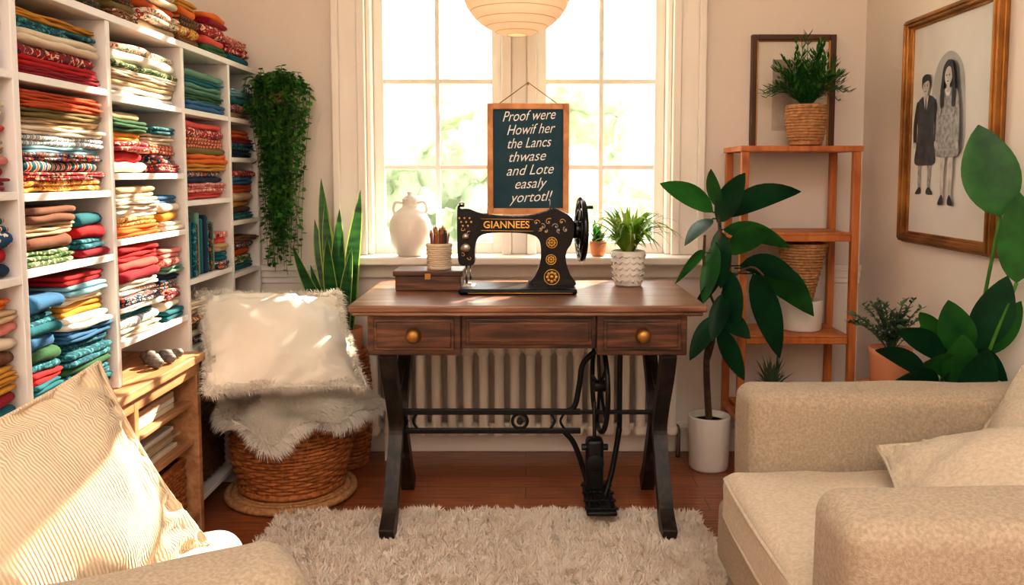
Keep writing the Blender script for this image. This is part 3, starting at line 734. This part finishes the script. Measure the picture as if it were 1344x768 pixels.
# ------------------------------------------------------------------ framed print on back wall
fr=E('framed_print'); m=MB(); x0,x1,z0,z1=.925,1.27,1.265,1.745; w=.022
def frame(mb,x0,x1,z0,z1,w,y0,y1,mi=0):
    mb.box(x0,x0+w,y0,y1,z0,z1,mi); mb.box(x1-w,x1,y0,y1,z0,z1,mi); mb.box(x0+w,x1-w,y0,y1,z0,z0+w,mi); mb.box(x0+w,x1-w,y0,y1,z1-w,z1,mi)
frame(m,x0,x1,z0,z1,w,YW-.028,YW-.001); frame(m,x0+w,x1-w,z0+w,z1-w,.006,YW-.024,YW-.004,1)
m.obj('frame',[mat('frame_walnut',(84,50,30),.4),mat('gilt',(176,128,66),.35,.7)],fr,bevel=.003)
m=MB(); m.box(x0+w,x1-w,YW-.012,YW-.002,z0+w,z1-w,0); m.box(x0+.09,x1-.09,YW-.0135,YW-.012,z0+.09,z1-.10,1)
m.obj('print',[mat('mat_board',(226,216,204),.8),mat('sketch_paper',(204,192,178),.8,kind='noise',col2=(160,146,134),scale=9)],fr)
# ------------------------------------------------------------------ framed photograph on right wall
ph=E('framed_family_photograph'); m=MB(); ya,yb,z0,z1=2.46,3.08,.93,1.73
gf=mat('antique_gold_frame',(128,84,40),.28,.7,kind='noise',col2=(176,124,62),scale=9,bump=.4,bscale=60)
for w,x,q in ((.042,XR-.018,0),(.026,XR-.034,0.006),(.009,XR-.042,.014)):
    y0,y1,a,b=ya+q,yb-q,z0+q,z1-q
    m.box(x,XR-.001,y0,y0+w,a,b); m.box(x,XR-.001,y1-w,y1,a,b); m.box(x,XR-.001,y0+w,y1-w,a,a+w); m.box(x,XR-.001,y0+w,y1-w,b-w,b)
m.obj('frame',[gf],ph,bevel=.004,bseg=3)
m=MB(); m.box(XR-.010,XR-.002,ya+.038,yb-.038,z0+.038,z1-.038,0); m.obj('backing_mat',[mat('photo_paper',(216,211,205),.35,kind='noise',col2=(226,221,215),scale=3)],ph)
def gm(i,a,b,sc=26): return mat('photo_grey_%d'%i,a,.5,kind='noise',col2=b,scale=sc)
G=[gm(0,(178,176,174),(158,156,154),8),gm(1,(74,76,82),(44,46,52)),gm(2,(206,198,192),(178,170,164)),gm(3,(48,46,46),(28,28,30),40),gm(4,(176,174,172),(132,130,130),60),gm(5,(228,224,218),(210,206,200))]
m=MB(); lay=[0]
def flat(pts,mi):
    lay[0]+=1; x=XR-.0105-.0003*lay[0]
    n=len(pts); m.add([(x,a,b) for a,b in pts],[tuple(range(n))],mi,False)
def smooth2(pts,k=4): return [(q.x,q.y) for q in cr([Vector((a,b,0)) for a,b in pts],k,True)]
def ell(cy,cz,ry,rz,mi,n=28):
    flat([(cy+ry*math.cos(2*PI*i/n),cz+rz*math.sin(2*PI*i/n)) for i in range(n)],mi)
def fig(oy,oz,sc,shapes,wx=1):
    for kind,pts,mi in shapes:
        if kind=='p': flat([(oy-a*sc*wx,oz+b*sc) for a,b in pts],mi)
        elif kind=='s': flat([(oy-a*sc*wx,oz+b*sc) for a,b in smooth2(pts)],mi)
        else: cx_,cz_,rx,rz=pts; ell(oy-cx_*sc*wx,oz+cz_*sc,rx*sc*wx,rz*sc,mi)
flat(smooth2([(2.90,1.26),(2.90,1.42),(2.885,1.50),(2.85,1.555),(2.79,1.58),(2.73,1.56),(2.69,1.51),(2.675,1.42),(2.675,1.26),(2.78,1.24)]),0)
boy=[('s',[(-.09,.0),(-.055,.0),(-.05,.15),(-.045,.30),(-.095,.30),(-.10,.16)],4),('s',[(.05,.0),(.085,.0),(.10,.16),(.09,.30),(.035,.30),(.045,.15)],4),('s',[(-.13,-.03),(-.05,-.03),(-.04,.01),(-.07,.03)],3),('s',[(.04,-.03),(.13,-.03),(.08,.03),(.04,.01)],3),
('s',[(-.15,.24),(0,.22),(.15,.24),(.13,.40),(.115,.55),(.15,.72),(.12,.79),(.04,.83),(-.04,.83),(-.12,.79),(-.15,.72),(-.115,.55),(-.13,.40)],1),
('s',[(-.14,.78),(-.11,.74),(-.13,.55),(-.135,.42),(-.175,.42),(-.18,.60)],3),('s',[(.14,.78),(.11,.74),(.13,.55),(.135,.42),(.175,.42),(.18,.60)],3),('e',(-.155,.40,.020,.028),2),('e',(.155,.40,.020,.028),2),
('p',[(-.002,.22),(.002,.22),(.002,.66),(-.002,.66)],3),('p',[(-.04,.83),(.04,.83),(.0,.66)],5),('p',[(-.006,.80),(.006,.80),(.012,.68),(0,.66),(-.012,.68)],3),('p',[(-.025,.80),(.025,.80),(.025,.86),(-.025,.86)],2),
('e',(0,.935,.066,.080),3),('e',(0,.905,.050,.066),2),('s',[(-.055,.93),(-.02,.945),(.03,.955),(.055,.93),(.062,.98),(.03,1.01),(-.03,1.01),(-.062,.98)],3),
('e',(-.019,.912,.008,.005),3),('e',(.019,.912,.008,.005),3),('p',[(-.03,.925),(-.01,.928),(-.01,.924),(-.03,.921)],3),('p',[(.03,.925),(.01,.928),(.01,.924),(.03,.921)],3),('e',(0,.866,.015,.004),1),('e',(.003,.888,.006,.005),4)]
fig(2.93,1.12,.395,boy,1.25)
girl=[('s',[(-.065,.0),(-.035,.0),(-.03,.2),(-.02,.38),(-.075,.38),(-.08,.2)],2),('s',[(.035,.0),(.065,.0),(.08,.2),(.075,.38),(.02,.38),(.03,.2)],2),('s',[(-.10,-.04),(-.035,-.04),(-.03,.0),(-.055,.03)],3),('s',[(.035,-.04),(.10,-.04),(.055,.03),(.03,.0)],3),
('s',[(0,.99),(.075,.95),(.10,.85),(.12,.70),(.10,.60),(.05,.64),(0,.66),(-.05,.64),(-.10,.60),(-.12,.70),(-.10,.85),(-.075,.95)],3),
('s',[(-.15,.32),(0,.30),(.15,.32),(.12,.48),(.085,.62),(.11,.75),(.05,.79),(-.05,.79),(-.11,.75),(-.085,.62),(-.12,.48)],4),
('s',[(-.11,.77),(-.085,.72),(-.10,.55),(-.11,.40),(-.15,.40),(-.15,.60)],4),('s',[(.11,.77),(.085,.72),(.10,.55),(.11,.40),(.15,.40),(.15,.60)],4),('e',(-.13,.38,.018,.028),2),('e',(.13,.38,.018,.028),2),
('p',[(-.13,.345),(.13,.345),(.127,.36),(-.127,.36)],0),('p',[(-.085,.60),(.085,.60),(.085,.612),(-.085,.612)],0),('s',[(-.035,.785),(.035,.785),(.02,.74),(-.02,.74)],5),
('p',[(-.020,.76),(.020,.76),(.020,.83),(-.020,.83)],2),('e',(0,.875,.048,.066),2),('s',[(-.05,.87),(-.045,.92),(-.005,.945),(.03,.93),(.05,.87),(.068,.94),(0,.99),(-.068,.94)],3),
('s',[(-.045,.93),(-.07,.92),(-.095,.78),(-.09,.66),(-.055,.67),(-.055,.80)],3),('s',[(.045,.93),(.07,.92),(.095,.78),(.09,.66),(.055,.67),(.055,.80)],3),('e',(-.018,.88,.008,.005),3),('e',(.018,.88,.008,.005),3),('e',(0,.836,.013,.004),1),('e',(.002,.857,.005,.005),4)]
fig(2.765,1.095,.46,girl,1.1)
m.obj('portrait_figures',G,ph)
# ------------------------------------------------------------------ rubber plant
rp=E('potted_rubber_plant'); c=(.735,3.29,0)
m=MB(); m.lathe([(.001,0),(.072,0),(.078,.01),(.084,.21),(.082,.216),(.072,.216),(.070,.19),(.001,.19)],c,40); m.obj('pot',[ceram],rp)
m=MB(); m.lathe([(.001,.19),(.070,.19)],c,24,cap=False); m.obj('soil',[soil],rp)
K=.0029
def rpp(dx,dz,y=3.18): return Vector((.715+dx*K,y,.21+dz*K))
m=MB(); tr=cr([Vector((.735,3.29,.18)),rpp(0,60,3.26),rpp(-2,100,3.22),rpp(8,150,3.18),rpp(14,200,3.14),rpp(4,255,3.12),rpp(2,290,3.12)],6)
m.tube(tr,[.014-.008*i/len(tr) for i in range(len(tr))],8); m.tube(cr([rpp(8,150,3.18),rpp(-14,200,3.14),rpp(-16,255,3.12)],5),.005,6); m.tube(cr([rpp(14,195,3.14),rpp(40,215,3.08),rpp(55,205,3.06)],5),.005,6); m.tube(cr([rpp(-2,70,3.25),rpp(4,110,3.2),rpp(0,150,3.14)],5),.005,6)
m.obj('trunk',[bark],rp)
LV=[((-5,284),(-80,322),24,.02,.3),((0,272),(22,335),28,0,1.3),((8,278),(92,312),28,.03,.5),((8,262),(82,242),24,.02,.4),((-6,276),(-44,242),24,.02,.6),((2,262),(2,188),32,.0,1.4),((-2,245),(-22,170),26,0,1.2),
 ((14,210),(22,140),26,0,1.2),((48,205),(76,100),38,.01,1.3),((52,212),(126,150),38,.03,.7),((30,215),(100,196),28,.03,.4),((8,200),(-36,150),26,.02,.7),((-14,232),(-60,196),24,.02,.6),((0,150),(-34,92),26,.01,.9),((3,135),(28,75),24,.0,1.1),((0,290),(-18,340),18,0,1.4),((10,180),(-8,120),28,0,1.2),((5,150),(35,128),22,.01,.6),((14,230),(56,262),26,.02,.9)]
m=MB()
for i,(b,t,w,l,ro) in enumerate(LV):
    yb=3.13; yt=3.08+U(-.10,.04)
    m.leaf(rpp(b[0],b[1],yb),rpp(t[0],t[1],yt),w*K*1.2,l,0,10,.22,'oval',0 if i%3 else 1,side=(math.cos(ro)*.4+.3 if abs(t[0]-b[0])<40 else .1,-.55,1 if abs(t[0]-b[0])>=40 else .1))
    m.tube([rpp(b[0]*.4+3,b[1],3.13),rpp(b[0],b[1],yb)],.003,5,0)
m.obj('leaves',[leafD,leafM],rp)
# ------------------------------------------------------------------ snake plant
sp=E('potted_snake_plant'); c=(-.735,3.34,0); m=MB()
wicker(m,lambda t:(.085+.020*math.sin(PI*t),.008+.46*t),c,30,22,0,.006); m.obj('tall_basket',[wickM],sp)
m=MB(); m.lathe([(.001,.36),(.06,.36),(.075,.50),(.078,.56),(.072,.56),(.068,.53),(.001,.53)],c,32); m.obj('pot',[terra],sp)
m=MB()
for dx,dz,w,dy in ((-60,118,20,-.05),(-28,205,24,.02),(24,190,24,0),(0,165,26,-.05),(-38,150,22,.03),(16,116,20,-.07),(-14,130,24,-.08),(-4,100,20,.03),(-42,90,16,0),(-22,175,20,.0)):
    b=(c[0]+dx*.0006,c[1]+dy*.4,.53); t=(c[0]+dx*.003,c[1]+dy,.545+dz*.003)
    m.leaf(b,t,w*.0029,-.012,0,16,.35,'sword',0,edge=1,side=(1,.5*dy*8,0),wave=.006)
m.obj('leaves',[snakeM,leafE],sp)
# ------------------------------------------------------------------ hanging vine
hv=E('hanging_trailing_plant'); c=Vector((-.985,3.37,1.49)); m=MB()
m.lathe([(.001,-.05),(.03,-.05),(.042,-.02),(.045,.01),(.040,.01),(.038,-.02),(.001,-.02)],c,28)
m.obj('pot',[wickL],hv)
m=MB(); m.tube([c+Vector((.0,0,.0)),c+Vector((0,.05,.05)),(c.x,YW,c.z+.055)],.004,6); m.obj('wall_hook',[brass],hv)
m=MB()
for i in range(120):
    a=U(0,6.28) if i%4 else U(3.6,5.9); r=U(.02,.12); Ln=U(.12,.66) if i%3 else U(.42,.72)
    hh=.06+.05*(1-r/.12)+U(-.01,.02)
    p0=c+Vector((.035*math.cos(a),.035*math.sin(a),.02)); p1=c+Vector((r*math.cos(a),min(r*math.sin(a),.10),hh*U(.4,1)))
    taper=1-.55*Ln/.7; x2=c.x+r*math.cos(a)*1.05*taper+.01*U(-1,1); y2=c.y+min(.1,r*math.sin(a))*taper
    pts=cr([p0,p1,Vector((c.x+r*math.cos(a)*1.1+U(-.015,.015),y2,c.z-.05)),Vector((x2+U(-.03,.03),y2,c.z-Ln*.5)),Vector((x2+U(-.03,.03),y2,c.z-Ln))],6)
    m.tube(pts,.0012,3,0)
    for q in range(len(pts)-1):
        seg=pts[q+1]-pts[q]; n=max(1,int(seg.length/.016))
        for w in range(n):
            pp=pts[q]+seg*(w/n); an=U(0,6.28); tv=Vector((math.cos(an),math.sin(an),U(-.9,.3)))*U(.014,.030)
            if pp.y+tv.y>YW-.01: tv.y=-abs(tv.y)
            m.leaf(pp,pp+tv,.018,0,U(-.6,.6),3,.2,'oval',random.choice((0,0,1)))
m.obj('vines',[leafV,leafM],hv)
# ------------------------------------------------------------------ wicker basket seat with fur throw and cushion
bs=E('wicker_basket_stool'); c=(-.865,3.03,0); m=MB()
wicker(m,lambda t:(.198-.015*math.cos(2*PI*t)+.004*t,.045+.30*t),c,24,30,0,.008); m.obj('basket',[wickM],bs)
m=MB()
for i in range(9): 
    r=.03+.195*i/8; m.tube([(c[0]+r*math.cos(a*PI/24),c[1]-.01+r*math.sin(a*PI/24),.018) for a in range(48)],.015,6,closed=True)
m.obj('coiled_base',[wickL],bs)
m=MB(); m.lathe([(.001,.30),(.18,.30),(.195,.34),(.17,.37),(.001,.38)],c,32); m.obj('seat_pad',[pilM],bs)
th=E('fur_throw'); n=30; vs=[];fs=[]
for i in range(n+1):
    for j in range(n+1):
        u=-1+2*i/n; v=-1+2*j/n
        r=max(abs(u),abs(v)); ang=math.atan2(v,u); rr=r*(1+.08*math.sin(3*ang+.6)+.05*math.sin(7*ang))
        x=c[0]+.03+rr*math.cos(ang)*.265; y=c[1]-.05+rr*math.sin(ang)*.255
        d=math.hypot((x-c[0])/.215,(y-c[1])/.215); z=.430-.20*max(0,d-.88)**1.15+.014*noise.noise(Vector((x*9,y*9,1)))+.016*math.sin(ang*9)*max(0,d-.9)
        if x<-1.06: x=-1.06+.02*(x+1.06)
        vs.append((x,y,z))
for i in range(n):
    for j in range(n): fs.append((i*(n+1)+j,(i+1)*(n+1)+j,(i+1)*(n+1)+j+1,i*(n+1)+j+1))
src=MB(); src.add(vs,fs); und=MB(); und.add(vs,fs); und.add([(a,b,z-.025) for a,b,z in vs],[tuple(reversed(f)) for f in fs])
und.obj('hide',[furM],th)
fm=MB(); fur(fm,src,32000,.028,.0024,0,.5,messy=.5,flow=2.5)
eu=MB()
ed=[vs[i*(n+1)] for i in range(n+1)]+[vs[n*(n+1)+j] for j in range(n+1)]+[vs[i*(n+1)+n] for i in range(n,-1,-1)]+[vs[j] for j in range(n,-1,-1)]
ev=[];ef=[]
for p in ed: ev+=[p,(p[0],p[1],p[2]-.025)]
for i in range(len(ed)-1): ef.append((2*i,2*i+1,2*i+3,2*i+2))
eu.add(ev,ef); fur(fm,eu,6000,.040,.0028,0,.9,messy=.5)
fm.obj('fur',[furM],th)
def frameM(loc,nrm,up,spin=0):
    nrm=Vector(nrm).normalized(); up=Vector(up); up=(up-nrm*up.dot(nrm)).normalized(); sd=up.cross(nrm).normalized()
    R=Matrix((sd,up,nrm)).transposed()@Matrix.Rotation(math.radians(spin),3,'Z'); return Matrix.Translation(loc)@R.to_4x4()
cu=E('fluffy_cushion'); m=MB(); pillow(m,.53,.46,.22,36,0,.026,3,pw=2.1)
Mc=frameM((-.858,2.885,.605),(.36,-.52,.80),(-.42,.35,.84),-16)
m.obj('cushion',[pilM],cu,M=Mc)
fm=MB(); bs2=MB(); bs2.v=m.v
for f in m.f:
    if len(f)==4:
        cc=sum((Vector(m.v[i]) for i in f),Vector())/4
        if max(abs(cc.x)/.265,abs(cc.y)/.23)>.87+.08*noise.noise(cc*14): bs2.f.append(f)
fur(fm,bs2,12000,.024,.0019,0,.5,messy=.5,M=Mc); fm.obj('fur_edge',[furM],cu)
# ------------------------------------------------------------------ shag rug
rg=E('shag_rug'); n=40; vs=[];fs=[]
for i in range(n+1):
    for j in range(n+1):
        u=-1+2*i/n; v=-1+2*j/n
        x=-.125+.735*u*(1-.03*v*v)+.012*noise.noise(Vector((v*3,u,1))); y=2.13+.69*v*(1-.03*u*u)+.02*noise.noise(Vector((u*4,v,3)))
        vs.append((x,y,.012))
for i in range(n):
    for j in range(n): fs.append((i*(n+1)+j,(i+1)*(n+1)+j,(i+1)*(n+1)+j+1,i*(n+1)+j+1))
src=MB(); src.add(vs,fs); und=MB(); und.add(vs,fs); und.add([(a,b,.002) for a,b,z in vs],[tuple(reversed(f)) for f in fs]); und.obj('backing',[rugM],rg)
fm=MB(); fur(fm,src,120000,.030,.0048,0,.35,messy=.7,flow=11.0); fm.obj('pile',[rugM],rg)
# ------------------------------------------------------------------ sofa (right)
so=E('cream_sofa'); m=MB()
m.rbox(.52,1.37,1.24,2.22,.13,.31,.03,wr=.003)
m.rbox(.56,1.37,2.05,2.22,.14,.63,.04,k=5,m=8,wr=.008); m.rbox(.49,1.37,1.22,1.42,.14,.65,.045,k=5,m=8,wr=.008)
m.rbox(1.26,1.385,1.22,2.22,.14,.63,.05,k=4,m=8)
m.obj('body',[sofaM],so)
m=MB(); m.rbox(.485,1.26,1.43,2.045,.305,.445,.038,k=5,m=12,puff=.022,wr=.008)
m.obj('seat_cushion',[creamlinen],so)
m=MB()
for z in (.335,.425):
    m.tube(cr([(1.25,1.437,z),(.54,1.437,z),(.50,1.45,z),(.489,1.50,z),(.484,1.74,z),(.489,1.98,z),(.50,2.03,z),(.54,2.04,z)],4),.0045,6)
m.obj('piping',[creamlinen],so)
m=MB()
for x in (.56,1.32):
    for y in (1.28,2.17): m.tube([(x,y,.14),(x,y,0)],[.02,.013],10)
m.obj('feet',[mat('sofa_foot',(150,140,128),.5)],so)
m=MB(); pillow(m,.48,.43,.18,30,0,.020,8,pw=2.1); m.obj('throw_pillow',[creamlinen],M=frameM((1.01,1.70,.54),(-.28,-.10,.95),(.6,.8,.2),20))
m=MB(); pillow(m,.40,.32,.13,26,0,.014,5,pw=2.1); m.obj('throw_pillow',[creamlinen],M=frameM((1.185,1.86,.575),(-.80,-.1,.6),(.5,.1,.85),0))
# ------------------------------------------------------------------ armchair (left)
ac=E('cream_armchair'); A=Matrix.Translation((-.42,1.36,0))@Matrix.Rotation(math.radians(30),4,'Z')
m=MB(); m.M=A
m.rbox(-.46,-.02,-.02,.42,.12,.31,.03); m.rbox(-.52,.02,-.20,-.005,.12,.595,.06,k=6,m=8,wr=.006); m.rbox(-.54,-.44,-.19,.28,.12,.60,.05,k=4)
m.obj('body',[sofaM],ac)
m=MB(); m.M=A; m.rbox(-.44,.02,0.0,.43,.305,.44,.05,k=5,m=10,puff=.02,wr=.006); m.obj('seat_cushion',[creamlinen],ac)
m=MB(); m.M=A
for x in (-.43,-.05):
    for y in (-.15,.36): m.tube([(x,y,.13),(x,y,0)],[.02,.013],10)
m.obj('feet',[lightwood],ac)
m=MB(); pillow(m,.52,.42,.17,34,0,.022,2,pw=2.3); m.obj('striped_pillow',[ribM],M=frameM((-.815,1.37,.585),(.80,-.36,.46),(-.35,.12,.93),9))
# ------------------------------------------------------------------ small table + potted herb, big leafy plant on the right
stl=E('round_side_stool'); c=(1.20,2.72,0); m=MB(); m.lathe([(.001,.455),(.10,.455),(.112,.46),(.112,.478),(.10,.482),(.001,.482)],c,36)
for k in range(3):
    a=2*PI*k/3+.4; m.tube([(c[0]+.07*math.cos(a),c[1]+.07*math.sin(a),.46),(c[0]+.10*math.cos(a),c[1]+.10*math.sin(a),0)],.012,8)
m.obj('stool_body',[orangewood],stl)
p=E('potted_eucalyptus'); m=MB(); cc=(c[0],c[1],.483); m.lathe([(.001,0),(.056,0),(.060,.005),(.066,.105),(.068,.125),(.062,.125),(.058,.10),(.001,.10)],cc,32); m.obj('pot',[terra],p)
m=MB()
for i in range(44):
    a=U(0,6.28); r=U(.02,.15); b=Vector((cc[0],cc[1],cc[2]+.10)); t=b+Vector((r*math.cos(a),r*math.sin(a)*.8,U(.06,.17)*(1.2-r*3)+.02))
    pts=[b.lerp(t,q/8)+Vector((0,0,.03*4*(q/8)*(1-q/8))) for q in range(9)]; m.tube(pts,.0015,4,0)
    for q in range(2,9):
        for s2 in range(3):
            an=U(0,6.28); m.leaf(pts[q],pts[q]+Vector((math.cos(an)*.018,math.sin(an)*.018,U(0,.016))),.010,0,0,3,.2,'oval',0)
m.obj('stems',[leafG],p)
bp=E('potted_bird_of_paradise_plant'); c=Vector((1.24,2.42,0)); m=MB(); m.lathe([(.001,0),(.09,0),(.10,.01),(.115,.24),(.105,.24),(.10,.21),(.001,.21)],c,36); m.obj('pot',[terra],bp)
m=MB()
LB=[((1.265,2.36,1.315),(1.315,2.32,1.06),.150,1),((1.335,2.27,1.13),(1.345,2.28,.88),.105,1),
((1.06,2.36,.735),(1.20,2.38,.64),.085,0),((1.17,2.30,.83),(1.25,2.36,.66),.10,1),((1.32,2.28,.90),(1.28,2.34,.68),.11,1),((1.36,2.28,.83),(1.30,2.36,.66),.09,1),
((1.04,2.32,.60),(1.19,2.38,.56),.085,0),((1.11,2.29,.53),(1.21,2.36,.60),.09,0),((1.34,2.29,.60),(1.25,2.36,.64),.10,0),((1.20,2.27,.74),(1.24,2.36,.56),.10,1),((1.03,2.44,.66),(1.18,2.42,.58),.075,0),
((1.10,2.28,.66),(1.22,2.36,.60),.08,0),((1.27,2.27,.70),(1.26,2.34,.52),.10,1),((1.14,2.40,.78),(1.22,2.40,.64),.07,0)]
for i,(t,b,w,upr) in enumerate(LB):
    b=Vector(b);t=Vector(t); s0=Vector((c.x+U(-.02,.02),c.y+U(-.02,.02),.20))
    m.tube(cr([s0,s0.lerp(b,.5)+Vector((0,0,.05)),b],6),.005,6,2)
    m.leaf(b,t,w,.025 if not upr else 0,0,12,.22,'oval',0 if i in(0,1) else (i+1)%2,side=((1,-.3,0) if upr else (.1,-.7,.8)))
m.obj('leaves',[leafM,leafD,leafV],bp)
# ------------------------------------------------------------------ lights, world, camera
sc=bpy.context.scene
w=bpy.data.worlds.new('world'); sc.world=w; w.use_nodes=True; nt=w.node_tree; bg=nt.nodes['Background']
bg.inputs[0].default_value=(1.0,.968,.925,1); bg.inputs[1].default_value=5.2
sl=bpy.data.lights.new('sun','SUN'); sl.energy=18; sl.angle=math.radians(.6); sl.color=(1,.85,.66); so_=bpy.data.objects.new('sun',sl); sc.collection.objects.link(so_)
so_.rotation_euler=Vector((-1.1,-2,-1.36)).to_track_quat('-Z','Y').to_euler(); so_.location=(3,9,6)
pl=bpy.data.lights.new('lantern_bulb','POINT'); pl.energy=.7; pl.color=(1,.84,.68); pl.shadow_soft_size=.04; po=bpy.data.objects.new('lantern_bulb',pl); sc.collection.objects.link(po); po.location=(-.03,2.9,1.83); po.parent=la
for nm,loc,rot,sx,sy in (('window_portal',(-.03,YW+.17,1.645),(-PI/2,0,0),1.27,1.61),('fill_opening_portal',(0,-.275,ZC+.11),(0,0,0),2.4,1.65)):  # second portal covers the ceiling gap, an unseen opening added for fill
    a=bpy.data.lights.new(nm,'AREA'); a.shape='RECTANGLE'; a.size=sx; a.size_y=sy; a.cycles.is_portal=True
    o=bpy.data.objects.new(nm,a); sc.collection.objects.link(o); o.location=loc; o.rotation_euler=rot
cam=bpy.data.cameras.new('camera'); co=bpy.data.objects.new('camera',cam); sc.collection.objects.link(co); sc.camera=co
co.location=(0,0,1.18); co.rotation_euler=(math.radians(85.5),0,0); cam.sensor_width=36; cam.lens=1100/1344*36; cam.shift_x=-18/1344; cam.shift_y=-70/1344; cam.clip_start=.05
try:
    sc.view_settings.view_transform='Standard'; sc.view_settings.look='None'; sc.view_settings.exposure=0.18; sc.view_settings.gamma=0.88
except Exception as e: print(e)
